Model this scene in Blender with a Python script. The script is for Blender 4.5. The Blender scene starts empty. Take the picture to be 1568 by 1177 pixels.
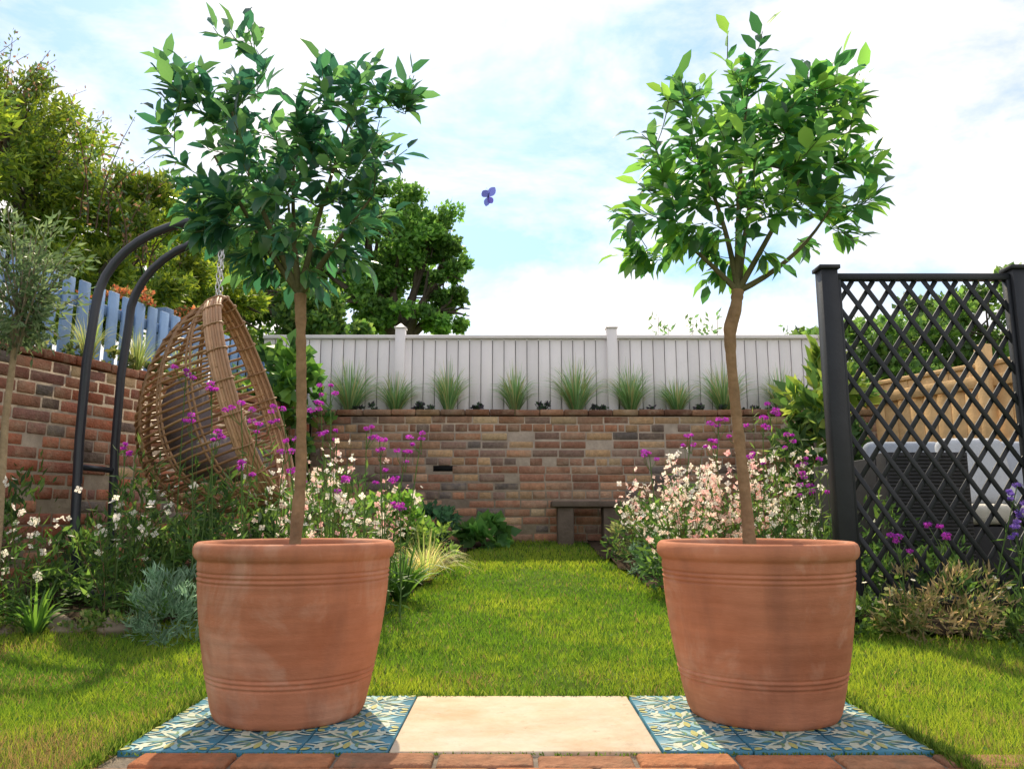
import bpy, bmesh, math, random
import numpy as np
from mathutils import Vector
rng = np.random.default_rng(11); random.seed(11)
scene = bpy.context.scene
A = np.array
# ------------------------------------------------------------------ mesh builder
class MB:
    def __init__(s): s.v=[]; s.c=[]; s.f3=[]; s.f4=[]; s.n=0
    def add(s, v, c, f3=None, f4=None):
        v=np.asarray(v,float).reshape(-1,3); c=np.asarray(c,float)
        if c.ndim==1: c=np.tile(c[:3],(len(v),1))
        if f3 is not None and len(f3): s.f3.append(np.asarray(f3,int).reshape(-1,3)+s.n)
        if f4 is not None and len(f4): s.f4.append(np.asarray(f4,int).reshape(-1,4)+s.n)
        s.v.append(v); s.c.append(c); s.n+=len(v)
    def obj(s, name, mat, parent=None, smooth=False, bevel=0, seg=1):
        v=np.concatenate(s.v); c=np.concatenate(s.c)
        f3=np.concatenate(s.f3) if s.f3 else np.zeros((0,3),int)
        f4=np.concatenate(s.f4) if s.f4 else np.zeros((0,4),int)
        me=bpy.data.meshes.new(name)
        me.vertices.add(len(v)); me.vertices.foreach_set('co', v.astype(np.float32).ravel())
        loops=np.concatenate([f3.ravel(),f4.ravel()]).astype(np.int32)
        me.loops.add(len(loops)); me.loops.foreach_set('vertex_index',loops)
        nf=len(f3)+len(f4); me.polygons.add(nf)
        st=np.concatenate([np.arange(len(f3))*3, len(f3)*3+np.arange(len(f4))*4]).astype(np.int32)
        me.polygons.foreach_set('loop_start',st)
        me.update(calc_edges=True); me.validate()
        at=me.color_attributes.new('Col','FLOAT_COLOR','POINT')
        at.data.foreach_set('color', np.concatenate([c,np.ones((len(c),1))],1).astype(np.float32).ravel())
        if smooth: me.polygons.foreach_set('use_smooth',np.ones(nf,bool))
        o=bpy.data.objects.new(name,me); scene.collection.objects.link(o)
        me.materials.append(mat)
        if parent: o.parent=parent
        if bevel:
            m=o.modifiers.new('b','BEVEL'); m.width=bevel; m.segments=seg; m.limit_method='ANGLE'
        return o
def empty(name):
    o=bpy.data.objects.new(name,None); scene.collection.objects.link(o); o.empty_display_size=.1; return o
def nrm(a):
    a=np.asarray(a,float); return a/np.maximum(np.linalg.norm(a,axis=-1,keepdims=True),1e-9)
def runit(n): return nrm(rng.normal(size=(n,3)))
def pick(cols,n,j=.18):
    cols=A(cols,float); c=cols[rng.integers(0,len(cols),n)]
    return np.clip(c*(1+rng.uniform(-j,j,(n,1))),0,1)
def leaves(mb,P,D,L,W,C,rich=False,up=None,droop=.1):
    n=len(P); D=nrm(D); L=np.broadcast_to(L,(n,))[:,None]; W=np.broadcast_to(W,(n,))[:,None]
    R=runit(n) if up is None else nrm(A(up)+.5*runit(n))
    S=nrm(np.cross(D,R)); N=nrm(np.cross(S,D))
    C=np.broadcast_to(C,(n,3))
    if not rich:
        v=np.stack([P,P+D*L*.45+S*W*.5,P+D*L-N*L*droop,P+D*L*.45-S*W*.5],1).reshape(-1,3)
        mb.add(v,np.repeat(C,4,0),f4=np.arange(4*n).reshape(n,4))
    else:
        m0=P; m1=P+D*L*.33; m2=P+D*L*.7-N*L*droop*.35; t=P+D*L-N*L*droop
        u=N*W*.16
        v=np.stack([m0,m1,m2,t,m1+S*W*.48+u,m2+S*W*.4+u,m1-S*W*.48+u,m2-S*W*.4+u],1).reshape(-1,3)
        b=(np.arange(n)*8)[:,None]
        f3=np.concatenate([b+A([0,1,4]),b+A([2,3,5]),b+A([0,6,1]),b+A([2,7,3])])
        f4=np.concatenate([b+A([1,2,5,4]),b+A([1,6,7,2])])
        mb.add(v,np.repeat(C,8,0),f3=f3,f4=f4)
def tube(mb,pts,rad,col,sides=6,cap=False):
    pts=A(pts,float); n=len(pts); rad=np.broadcast_to(rad,(n,))
    T=nrm(np.gradient(pts,axis=0)); ref=A([0,0,1.]) if abs(T[0][2])<.8 else A([1.,0,0])
    vs=[]; u=nrm(np.cross(T[0],ref))
    ang=np.arange(sides)*2*math.pi/sides
    for i in range(n):
        u=nrm(u-T[i]*np.dot(u,T[i])); w=np.cross(T[i],u)
        vs.append(pts[i]+rad[i]*(np.cos(ang)[:,None]*u+np.sin(ang)[:,None]*w))
    f=[]
    for i in range(n-1):
        for k in range(sides):
            k2=(k+1)%sides; f.append((i*sides+k,i*sides+k2,(i+1)*sides+k2,(i+1)*sides+k))
    v=np.concatenate(vs); f3=[]
    if cap:
        v=np.concatenate([v,[pts[0]],[pts[-1]]]); a=n*sides
        for k in range(sides):
            f3.append((a,(k+1)%sides,k)); f3.append((a+1,(n-1)*sides+k,(n-1)*sides+(k+1)%sides))
    mb.add(v,col,f3=f3,f4=f)
def box(mb,c,ax,ay,az,col):
    c=A(c,float); ax,ay,az=A(ax,float),A(ay,float),A(az,float)
    v=[c+sx*ax+sy*ay+sz*az for sz in(-1,1) for sy in(-1,1) for sx in(-1,1)]
    f=[(0,2,3,1),(4,5,7,6),(0,1,5,4),(2,6,7,3),(0,4,6,2),(1,3,7,5)]
    mb.add(v,col,f4=f)
def abox(mb,x0,x1,y0,y1,z0,z1,col):
    box(mb,((x0+x1)/2,(y0+y1)/2,(z0+z1)/2),((x1-x0)/2,0,0),(0,(y1-y0)/2,0),(0,0,(z1-z0)/2),col)
# ------------------------------------------------------------------ materials
def newmat(name):
    m=bpy.data.materials.new(name); m.use_nodes=True; nt=m.node_tree
    for n in list(nt.nodes): nt.nodes.remove(n)
    return m,nt,nt.nodes,nt.links
def vmat(name,rough=.6,trans=0,var=.25,nscale=6,bump=0,bscale=80,spec=.5,coord='Object',metal=0,gain=1.,stain=None,tv=2.2):
    m,nt,N,Lk=newmat(name)
    out=N.new('ShaderNodeOutputMaterial'); p=N.new('ShaderNodeBsdfPrincipled')
    at=N.new('ShaderNodeAttribute'); at.attribute_name='Col'
    tc=N.new('ShaderNodeTexCoord')
    mx=N.new('ShaderNodeVectorMath'); mx.operation='SCALE'; Lk.new(at.outputs['Color'],mx.inputs[0])
    if trans: mx.inputs['Scale'].default_value=gain
    else:
        nz=N.new('ShaderNodeTexNoise'); nz.inputs['Scale'].default_value=nscale; nz.inputs['Detail'].default_value=4; nz.inputs['Roughness'].default_value=.65
        Lk.new(tc.outputs[coord],nz.inputs['Vector'])
        mr=N.new('ShaderNodeMapRange'); mr.inputs[1].default_value=.25; mr.inputs[2].default_value=.75; mr.inputs[3].default_value=gain*(1-var); mr.inputs[4].default_value=gain*(1+var)
        Lk.new(nz.outputs[0],mr.inputs[0]); Lk.new(mr.outputs[0],mx.inputs['Scale'])
    colout=mx.outputs[0]
    for st in (stain or []):
        n3=N.new('ShaderNodeTexNoise'); n3.inputs['Scale'].default_value=st[1]; n3.inputs['Detail'].default_value=6; n3.inputs['Roughness'].default_value=.7
        Lk.new(tc.outputs[coord],n3.inputs['Vector']); r=N.new('ShaderNodeMapRange'); r.inputs[1].default_value=st[2]; r.inputs[2].default_value=st[3]; r.inputs[4].default_value=st[4]
        Lk.new(n3.outputs[0],r.inputs[0]); mm=N.new('ShaderNodeMix'); mm.data_type='RGBA'; Lk.new(r.outputs[0],mm.inputs[0]); Lk.new(colout,mm.inputs[6]); mm.inputs[7].default_value=(*st[0],1); colout=mm.outputs[2]
    Lk.new(colout,p.inputs['Base Color'])
    p.inputs['Roughness'].default_value=rough; p.inputs['Specular IOR Level'].default_value=spec; p.inputs['Metallic'].default_value=metal
    if bump:
        b=N.new('ShaderNodeBump'); b.inputs['Strength'].default_value=bump; b.inputs['Distance'].default_value=.01
        n2=N.new('ShaderNodeTexNoise'); n2.inputs['Scale'].default_value=bscale; n2.inputs['Detail'].default_value=5
        Lk.new(tc.outputs[coord],n2.inputs['Vector']); Lk.new(n2.outputs[0],b.inputs['Height']); Lk.new(b.outputs[0],p.inputs['Normal'])
    if trans:
        t=N.new('ShaderNodeBsdfTranslucent'); hs=N.new('ShaderNodeHueSaturation'); hs.inputs['Hue'].default_value=.48; hs.inputs['Value'].default_value=tv; hs.inputs['Saturation'].default_value=1.08
        Lk.new(colout,hs.inputs['Color']); Lk.new(hs.outputs[0],t.inputs['Color'])
        ms=N.new('ShaderNodeMixShader'); ms.inputs[0].default_value=trans
        Lk.new(p.outputs[0],ms.inputs[1]); Lk.new(t.outputs[0],ms.inputs[2]); Lk.new(ms.outputs[0],out.inputs[0])
    else: Lk.new(p.outputs[0],out.inputs[0])
    return m
M_leaf=vmat('foliage',.5,.42,spec=.35,gain=1.35)
M_citrus=vmat('citrus_leaf',.32,.38,spec=.6,gain=1.6,tv=2.9)
M_grass=vmat('grass_blades',.6,.42,spec=.15)
M_petal=vmat('petals',.6,.35,spec=.2)
M_bark=vmat('bark',.85,0,.3,25,.6,60,spec=.2,gain=1.2)
M_brick=vmat('brick',.9,0,.28,30,.8,90,spec=.12,gain=1.42,stain=[((.50,.39,.28),9,.48,.70,.5),((.15,.11,.085),2.0,.5,.72,.6),((.42,.38,.30),3.5,.6,.75,.35)])
M_edge=vmat('edging_brick',.9,0,.3,24,.9,70,spec=.12,gain=1.1,stain=[((.20,.14,.09),14,.5,.7,.7)])
M_wpaint=vmat('white_paint',.55,0,.05,3,.1,40,spec=.3,stain=[((.60,.60,.55),5,.58,.8,.35)])
M_bpaint=vmat('painted_slats',.6,0,.15,5,.2,50,spec=.3)
M_wood=vmat('timber',.7,0,.22,9,.3,60,spec=.2)
M_black=vmat('black_paint',.5,0,.2,10,.1,60,spec=.35)
M_metal=vmat('powder_coated_steel',.35,0,.1,10,spec=.5)
M_cane=vmat('cane',.5,0,.2,20,.2,80,spec=.4)
M_cloth=vmat('cushion_fabric',.9,0,.1,8,.4,200,spec=.1)
M_soil=vmat('soil',1,0,.45,14,1,30,spec=.05)
M_stone=vmat('stone',.85,0,.25,12,.5,40,spec=.2)
M_tile=vmat('glazed_tile',.5,0,.2,14,.05,60,spec=.35,stain=[((.25,.25,.17),16,.52,.8,.5)])
def terracotta():
    m,nt,N,Lk=newmat('terracotta')
    out=N.new('ShaderNodeOutputMaterial'); p=N.new('ShaderNodeBsdfPrincipled'); tc=N.new('ShaderNodeTexCoord')
    oi=N.new('ShaderNodeObjectInfo'); ofs=N.new('ShaderNodeVectorMath'); ofs.operation='MULTIPLY_ADD'
    Lk.new(oi.outputs['Random'],ofs.inputs[0]); ofs.inputs[1].default_value=(7,9,0); Lk.new(tc.outputs['Object'],ofs.inputs[2])
    def nz(s,sc=(1,1,1),d=5,dist=0):
        mp=N.new('ShaderNodeMapping'); mp.inputs['Scale'].default_value=sc; Lk.new(ofs.outputs[0],mp.inputs[0])
        n=N.new('ShaderNodeTexNoise'); n.inputs['Scale'].default_value=s; n.inputs['Detail'].default_value=d; n.inputs['Roughness'].default_value=.62; n.inputs['Distortion'].default_value=dist; Lk.new(mp.outputs[0],n.inputs['Vector']); return n
    def rampn(src,p0,p1,c0,c1):
        r=N.new('ShaderNodeValToRGB'); e=r.color_ramp.elements; e[0].position=p0; e[0].color=(*c0,1); e[1].position=p1; e[1].color=(*c1,1); Lk.new(src.outputs[0],r.inputs[0]); return r
    def mix(f,a,b):
        x=N.new('ShaderNodeMix'); x.data_type='RGBA'; Lk.new(f,x.inputs[0]); Lk.new(a,x.inputs[6]); x.inputs[7].default_value=(*b,1); return x
    r=rampn(nz(4.5),.3,.72,(.41,.150,.080),(.58,.245,.145))
    m1=mix(rampn(nz(5,(1,1,.8),6,.6),.52,.68,(0,)*3,(.6,)*3).outputs[0],r.outputs[0],(.62,.38,.28))
    m2=mix(rampn(nz(7,(1,1,.22),5),.52,.70,(0,)*3,(.5,)*3).outputs[0],m1.outputs[2],(.27,.12,.08))
    c=nz(4,(.6,.6,9),3); mr=N.new('ShaderNodeMapRange'); mr.inputs[1].default_value=.3; mr.inputs[2].default_value=.7; mr.inputs[3].default_value=.86; mr.inputs[4].default_value=1.08
    Lk.new(c.outputs[0],mr.inputs[0]); sc=N.new('ShaderNodeVectorMath'); sc.operation='SCALE'; Lk.new(m2.outputs[2],sc.inputs[0]); Lk.new(mr.outputs[0],sc.inputs['Scale'])
    Lk.new(sc.outputs[0],p.inputs['Base Color']); p.inputs['Roughness'].default_value=.85; p.inputs['Specular IOR Level'].default_value=.15
    n2=nz(50,(1,1,3),4); bp=N.new('ShaderNodeBump'); bp.inputs['Strength'].default_value=.4; bp.inputs['Distance'].default_value=.003
    Lk.new(n2.outputs[0],bp.inputs['Height']); Lk.new(bp.outputs[0],p.inputs['Normal']); Lk.new(p.outputs[0],out.inputs[0]); return m
M_terra=terracotta()
# ------------------------------------------------------------------ ground
def gz(x,y):
    y=np.asarray(y,float); t=np.clip((y-2.35)/4.25,0,1)
    return -.015+.285*t**1.2
def ramp(mn,mx,fmn,fmx,st):
    a=list(np.arange(fmn,fmx+1e-6,st)); s=st; x=a[-1]
    while x<mx: s*=1.5; x+=s; a.append(x)
    s=st; x=a[0]
    while x>mn: s*=1.5; x-=s; a.insert(0,x)
    return A(a)
xs=ramp(-250,250,-4,4.5,.12); ys=ramp(-250,400,-1,8,.12)
X,Y=np.meshgrid(xs,ys); Z=gz(X,Y)+.008*np.sin(3.1*X+1)*np.cos(2.7*Y)*(np.abs(X)<4.4)*(Y>2.4)
idx=np.arange(X.size).reshape(X.shape)
q=np.stack([idx[:-1,:-1],idx[:-1,1:],idx[1:,1:],idx[1:,:-1]],-1).reshape(-1,4)
mb=MB(); mb.add(np.stack([X,Y,Z],-1).reshape(-1,3),(.08,.12,.022),f4=q)
mb.obj('ground',vmat('lawn_turf',.95,0,.5,5,.8,60,spec=.05),smooth=True)
LB=[(-.05,6.62),(-.38,5.8),(-.46,4.8),(-.52,4.1),(-.85,3.65),(-1.5,3.42),(-2.3,3.3),(-3.4,3.1),(-3.6,4.5),(-3,6.62)]
RB=[(.6,6.62),(.66,5.3),(.78,4.3),(1.1,3.6),(1.6,3.15),(2.3,3.05),(3.9,2.9),(3.9,6.62)]
def inside(px,py,poly):
    r=np.zeros(len(px),bool); n=len(poly)
    for i in range(n):
        x0,y0=poly[i]; x1,y1=poly[(i+1)%n]
        c=((y0>py)!=(y1>py))&(px<(x1-x0)*(py-y0)/(y1-y0+1e-12)+x0); r^=c
    return r
def bed(name,poly):
    xs=np.arange(-4,4.2,.06); ys=np.arange(2.8,6.66,.06); X,Y=np.meshgrid(xs,ys)
    ins=inside((X+.03).ravel(),(Y+.03).ravel(),poly).reshape(X.shape)
    Z=gz(X,Y)+.012+.02*rng.random(X.shape)
    idx=np.arange(X.size).reshape(X.shape); q=np.stack([idx[:-1,:-1],idx[:-1,1:],idx[1:,1:],idx[1:,:-1]],-1)[ins[:-1,:-1]]
    m=MB(); m.add(np.stack([X,Y,Z],-1).reshape(-1,3),(.055,.04,.027),f4=q.reshape(-1,4)); return m.obj(name,M_soil)
bed('flower_bed',LB); bed('flower_bed',RB)
SX0,SX1,SY0,SY1=-.862,.922,1.79,2.31
n=300000
yy=1.35*np.exp(rng.random(n)*math.log(6.62/1.35)); xx=rng.uniform(-1,1,n)*(yy*.70+.22)
m=~inside(xx,yy,LB)&~inside(xx,yy,RB)&~((xx>SX0-.004)&(xx<SX1+.004)&(yy>1.575)&(yy<SY1+.004))
xx,yy=xx[m],yy[m]; n=len(xx)
def sn(x,y,s,ph): return np.sin(x*s+ph+1.7*np.sin(y*s*.7+ph))*np.cos(y*s*1.1-ph*2+1.3*np.sin(x*s*.6))
pn=.45*sn(xx,yy,2.1,.3)+.3*sn(xx,yy,5.3,1.9)+.25*sn(xx,yy,13.,4.)
h=(.016+.010*rng.random(n)+.006*pn+.012*(rng.random(n)>.985)); w=.0015*yy*(.7+.6*rng.random(n)); h*=(.9+.05*yy)
g=A([.10,.215,.028]); yel=A([.27,.36,.05]); brn=A([.28,.215,.09]); dk=A([.05,.13,.02])
t=np.clip(pn*1.2+.45+rng.normal(0,.2,n),0,1)[:,None]
C=g*(1-t)+yel*t*.95
k=(rng.random(n)<(.04+.65*((xx<-.7)&(yy<3.2))*np.clip(sn(xx,yy,4.1,2.)+.25,0,1)+.35*((xx>1.2)|(yy<2.6))*np.clip(sn(xx,yy,9.,1.)-.25,0,1)))[:,None]; C=np.where(k,brn,C)
k=(rng.random(n)<.16)[:,None]; C=np.where(k,dk,C); C=C*(1+rng.uniform(-.2,.2,(n,1)))
P=np.stack([xx,yy,gz(xx,yy)+.002],1)
ang=rng.random(n)*2*math.pi; S=np.stack([np.cos(ang),np.sin(ang)*.4,0*ang],1)*w[:,None]*.5
lean=rng.normal(0,.011,(n,2)); T=P+np.stack([lean[:,0],lean[:,1],h],1)
mb=MB(); mb.add(np.stack([P-S,P+S,T],1).reshape(-1,3),np.repeat(C,3,0),f3=np.arange(3*n).reshape(n,3))
mb.obj('lawn_grass',M_grass)
mb=MB(); n=900; yy=1.4*np.exp(rng.random(n)*math.log(3.0)); xx=rng.uniform(-1,1,n)*(yy*.7+.2)
m=~inside(xx,yy,LB)&~inside(xx,yy,RB)&~((xx>SX0)&(xx<SX1)&(yy<SY1)); xx,yy=xx[m],yy[m]
P=np.stack([xx,yy,gz(xx,yy)+.014],1); leaves(mb,P,runit(len(P))*A([1,1,.25]),rng.uniform(.008,.018,len(P)),.010,pick([(.07,.16,.03),(.09,.19,.035),(.20,.16,.06),(.14,.09,.04)],len(P)),up=(0,0,1))
mb.obj('lawn_clover',M_grass)
# ------------------------------------------------------------------ paving
pav=empty('paved_plinth')
mb=MB(); abox(mb,-.268,.325,SY0,SY1,-.05,.0,(.60,.50,.38)); mb.obj('sandstone_slab',vmat('sandstone',.85,0,.12,6,.5,26,spec=.15,stain=[((.52,.33,.19),3.2,.47,.66,.6),((.66,.61,.52),5,.5,.7,.6),((.30,.24,.17),22,.60,.72,.6)]),pav,bevel=.004,seg=2)
mb=MB(); abox(mb,SX0-.004,SX1+.004,1.585,SY1+.002,-.08,-.012,(.33,.27,.21)); mb.obj('mortar_bed',M_stone,pav)
tb=MB(); inl=MB()
def petal(cx,cy,ang,L,W,col,z=.0012,bend=0):
    ts=np.linspace(0,1,9); w=np.sin(ts*math.pi)**.8*W/2
    ca,sa=math.cos(ang),math.sin(ang); v=[]
    for t,ww in zip(ts,w):
        for s in(-1,1):
            lx=t*L; ly=s*ww+bend*math.sin(t*math.pi)
            v.append((cx+lx*ca-ly*sa,cy+lx*sa+ly*ca,z))
    inl.add(v,col,f4=[(2*i,2*i+2,2*i+3,2*i+1) for i in range(8)])
def arc(cx,cy,r,a0,a1,w,col,z=.0016):
    ts=np.linspace(a0,a1,14); v=[]
    for t in ts:
        v+= [(cx+(r-w/2)*math.cos(t),cy+(r-w/2)*math.sin(t),z),(cx+(r+w/2)*math.cos(t),cy+(r+w/2)*math.sin(t),z)]
    inl.add(v,col,f4=[(2*i,2*i+1,2*i+3,2*i+2) for i in range(13)])
blue=(.05,.21,.31); teal=(.04,.18,.22); cream=(.52,.57,.46); pale=(.26,.45,.50); gold=(.42,.42,.15); olive_=(.14,.26,.13)
for x0 in(SX0,.329):
    wt=(.593)/3
    for i in range(3):
        for j in range(3):
            dy=(SY1-SY0)/3; a=x0+i*wt; b=SY0+j*dy
            abox(tb,a+.002,a+wt-.002,b+.002,b+dy-.002,-.04,rng.uniform(-.0004,.0004),A(blue)*rng.uniform(.85,1.15))
            cx,cy=a+wt/2,b+dy/2; H=.5*min(wt,dy)
            for k in range(4):
                an=k*math.pi/2+math.pi/4; sw=.010*(1 if (i+j)%2 else -1)
                petal(cx,cy,an,H*1.15,.036,cream,.0012,sw); petal(cx,cy,an,H*.8,.012,teal,.0022,sw*.8)
                for s in(-1,1):
                    petal(cx+math.cos(an)*.032,cy+math.sin(an)*.032,an+s*.7,H*.70,.020,cream if s>0 else pale,.0014,s*.008)
                    petal(cx+math.cos(an)*.036,cy+math.sin(an)*.036,an+s*.7,H*.45,.007,olive_,.0024,s*.006)
                petal(cx+math.cos(k*math.pi/2)*.022,cy+math.sin(k*math.pi/2)*.022,k*math.pi/2,H*.6,.016,gold if k%2 else pale,.0018)
            for sx,sy,a0 in((0,0,0),(1,0,math.pi/2),(1,1,math.pi),(0,1,1.5*math.pi)):
                ccx=a+.004+sx*(wt-.008); ccy=b+.004+sy*(dy-.008)
                arc(ccx,ccy,.045,a0,a0+math.pi/2,.007,cream); arc(ccx,ccy,.029,a0,a0+math.pi/2,.006,pale)
                petal(ccx,ccy,a0+math.pi/4,.026,.016,gold,.0019)
tb.obj('patterned_tiles',M_tile,pav,bevel=.0015); inl.obj('tile_pattern',M_tile,pav)
mb=MB(); x=SX0-.03
pal=[(.42,.18,.09),(.36,.14,.07),(.48,.26,.13),(.40,.20,.11),(.30,.15,.09)]
while x<SX1+.02:
    w=.213; abox(mb,x+.005,x+w-.005,1.600,1.692,-.07,rng.uniform(-.006,.001),pick(pal,1)[0])
    abox(mb,x+.095,x+w+.085,1.702,1.784,-.07,rng.uniform(-.006,.001),pick(pal,1)[0]); x+=w
o=mb.obj('brick_edging',M_edge,pav,bevel=.008,seg=3)
mb=MB(); n=2600; e_=rng.integers(0,4,n); u=rng.random(n)
px=np.where(e_==0,SX0-.01+0*u,np.where(e_==1,SX1+.01,SX0+u*(SX1-SX0))); py=np.where(e_<2,1.6+u*(SY1-1.6),np.where(e_==2,SY1+.008,1.787)); hh=np.where(e_==3,.006,.03)*rng.uniform(.5,1.2,n)
px=px+rng.normal(0,.006,n); py=py+rng.normal(0,.004,n)
dirr=nrm(np.stack([rng.normal(0,.5,n),rng.normal(0,.5,n)-.3*(e_==2),np.ones(n)],1)); leaves(mb,np.stack([px,py,np.full(n,-.008)],1),dirr,hh+.003,.004,pick([(.10,.19,.03),(.17,.24,.05),(.06,.12,.02)],n))
mb.obj('joint_moss',M_grass)
# ------------------------------------------------------------------ pots
def lathe(mb,prof,cx,cy,segs,col,wob=0):
    ang=np.arange(segs)*2*math.pi/segs; v=[]
    for r,z in prof:
        rr=r*(1+wob*np.sin(2*ang+.7)+wob*.5*np.sin(3*ang+z*9)); v.append(np.stack([cx+rr*np.cos(ang),cy+rr*np.sin(ang),np.full(segs,z)],1))
    f=[]
    for i in range(len(prof)-1):
        for k in range(segs):
            k2=(k+1)%segs; f.append((i*segs+k,i*segs+k2,(i+1)*segs+k2,(i+1)*segs+k))
    mb.add(np.concatenate(v),col,f4=f)
def R(z):
    t=z/.40; return .188+.059*(1-(1-t)**1.7)+.0003*math.sin(z*190)
prof=[(0,.004),(.176,.0),(.184,.003),(.188,.010)]
for z in np.arange(.02,.392,.002):
    g_=sum(math.exp(-((z-q0)/.0022)**2) for q0 in(.095,.107,.119,.340,.352,.364))
    k_=sum(math.exp(-((z-q0)/.0022)**2) for q0 in(.101,.113,.346,.358))
    prof.append((R(z)-.0030*g_+.0012*k_,z))
prof+=[(.2475,.393),(.252,.396),(.2565,.402),(.259,.411),(.2588,.423),(.255,.432),(.248,.437),(.239,.436),(.233,.431),(.229,.42),(.227,.39),(.222,.3)]
def pot(x,y):
    e=empty('terracotta_pot'); mb=MB(); lathe(mb,prof,0,0,96,(.5,.2,.1),.003)
    o=mb.obj('pot_body',M_terra,e,smooth=True); o.location=(x,y,0); o.rotation_euler=(0,0,random.random()*6)
    mb=MB(); segs=40; rr=[0,.06,.12,.18,.226]; ang=np.arange(segs)*2*math.pi/segs
    v=np.concatenate([np.stack([x+r*np.cos(ang),y+r*np.sin(ang),.40+.008*rng.random(segs)],1) for r in rr])
    f=[(i*segs+k,i*segs+(k+1)%segs,(i+1)*segs+(k+1)%segs,(i+1)*segs+k) for i in range(4) for k in range(segs)]
    mb.add(v,(.04,.028,.02),f4=f); mb.obj('potting_soil',M_soil,e)
pot(-.578,2.12); pot(.652,2.12)
# ------------------------------------------------------------------ citrus standards
def citrus(trunk,trad,blobs,ntips,pal):
    e=empty('citrus_tree'); tb=MB(); lb=MB()
    tr=A(trunk,float)
    ts=np.linspace(0,len(tr)-1,34); pts=np.stack([np.interp(ts,np.arange(len(tr)),tr[:,k]) for k in range(3)],1)
    pts[1:-1]=(pts[:-2]+2*pts[1:-1]+pts[2:])/4; pts[1:-1]=(pts[:-2]+2*pts[1:-1]+pts[2:])/4
    rad=np.interp(np.linspace(0,1,34),np.linspace(0,1,len(trad)),trad)*(1+rng.normal(0,.06,34))
    tube(tb,pts,rad,(.24,.15,.085),12)
    F=pts[-1]; tips=[]
    wts=A([b[2]for b in blobs],float); wts/=wts.sum()
    for i in range(ntips):
        b=blobs[rng.choice(len(blobs),p=wts)]; d=runit(1)[0]; r=rng.random()**(1/2.8)
        tips.append(A(b[0])+d*r*A(b[1]))
    core=A([F[0],F[1],F[2]+.18])
    nodes=[F]; rd=[trad[-1]*.9]
    for b in sorted(blobs,key=lambda b:-b[2])[:7]:
        c=A(b[0]); mid=(F+c)/2+A([0,0,-.04])+rng.normal(0,.02,3); P=[]; Rr=[]
        for t in np.linspace(0,1,10):
            P.append((1-t)**2*F+2*t*(1-t)*mid+t*t*c); Rr.append(trad[-1]*(.60*(1-t)+.18*t)); 
        tube(tb,P,Rr,(.11,.10,.05),7); nodes+=P[1:]; rd+=Rr[1:]
    tips.sort(key=lambda t:np.linalg.norm(t-F))
    LP=[];LD=[]
    for t in tips:
        nd=A(nodes); dd=np.linalg.norm(nd-t,axis=1)+.15*np.maximum(0,nd[:,2]-t[2]); i=int(np.argmin(dd)); s=nd[i]; r0=min(rd[i]*.7,.0045)
        low=t[2]<F[2]+.22
        out=nrm(t-core)*A([1,1,.8])+A([0,0,-.1 if low else .45]); out=nrm(out+.4*runit(1)[0])
        L=max(np.linalg.norm(t-s),.03)
        mid=s+nrm(t-s)*L*.5-A([0,0,.12*L])+rng.normal(0,.06*L,3)
        P=[];Rr=[]
        for u in np.linspace(0,1,6): P.append((1-u)**2*s+2*u*(1-u)*mid+u*u*t); Rr.append(r0*(1-u)+.0016*u)
        ext=rng.uniform(.02,.07); P.append(t+out*ext); Rr.append(.0011)
        tube(tb,P,Rr,(.09,.13,.045),5); nodes+=P[1:6]; rd+=Rr[1:6]
        P=A(P); k=rng.integers(8,12)
        seg=np.linspace(.3,1,k); cum=np.linspace(0,1,len(P))
        a=nrm(np.cross(out,A([.3,.9,.2]))); b2=np.cross(out,a)
        for q,u in enumerate(seg):
            p=A([np.interp(u,cum,P[:,z]) for z in range(3)]); ph=q*2.4+rng.random()
            side=a*math.cos(ph)+b2*math.sin(ph); openn=1.3-.85*(q/k)
            LP.append(p); LD.append(out*(1.05-.4*openn)+side*openn*.9+A([0,0,-(.5 if low else .18)*openn]))
    n=len(LP); LP=A(LP); LD=nrm(LD); C=pick(pal,n,.3)
    L=rng.uniform(.044,.082,n)
    leaves(lb,LP+LD*.006,LD,L,L*rng.uniform(.40,.52,n),C,rich=True,up=(0,-.15,1),droop=rng.uniform(-.05,.35,(n,1)))
    tb.obj('trunk_and_branches',M_bark,e,smooth=True); lb.obj('leaves',M_citrus,e)
y0=2.12
citrus([(-.585,y0,.39),(-.578,y0+.01,.6),(-.582,y0,.8),(-.590,y0-.01,1.0),(-.600,y0,1.12)],[.0175,.0155,.0145,.0145,.017],
 [((-.85,y0,1.76),(.17,.17,.15),22),((-.87,y0,1.54),(.20,.22,.17),30),((-.48,y0,1.64),(.17,.2,.17),28),((-.65,y0,1.42),(.32,.26,.17),52),((-.63,y0,1.26),(.24,.2,.09),24),((-.34,y0,1.73),(.05,.06,.07),5),((-.84,y0,1.90),(.06,.06,.04),4),((-.66,y0+.08,1.60),(.22,.18,.13),16),((-.82,y0,1.35),(.12,.15,.08),10),((-.40,y0,1.42),(.11,.15,.12),11)],
 172,[(.022,.068,.040),(.032,.090,.044),(.018,.055,.038),(.045,.11,.040),(.06,.14,.045)])  # darker, bluer leaf palette puts this crown's shade into its colour
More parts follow.
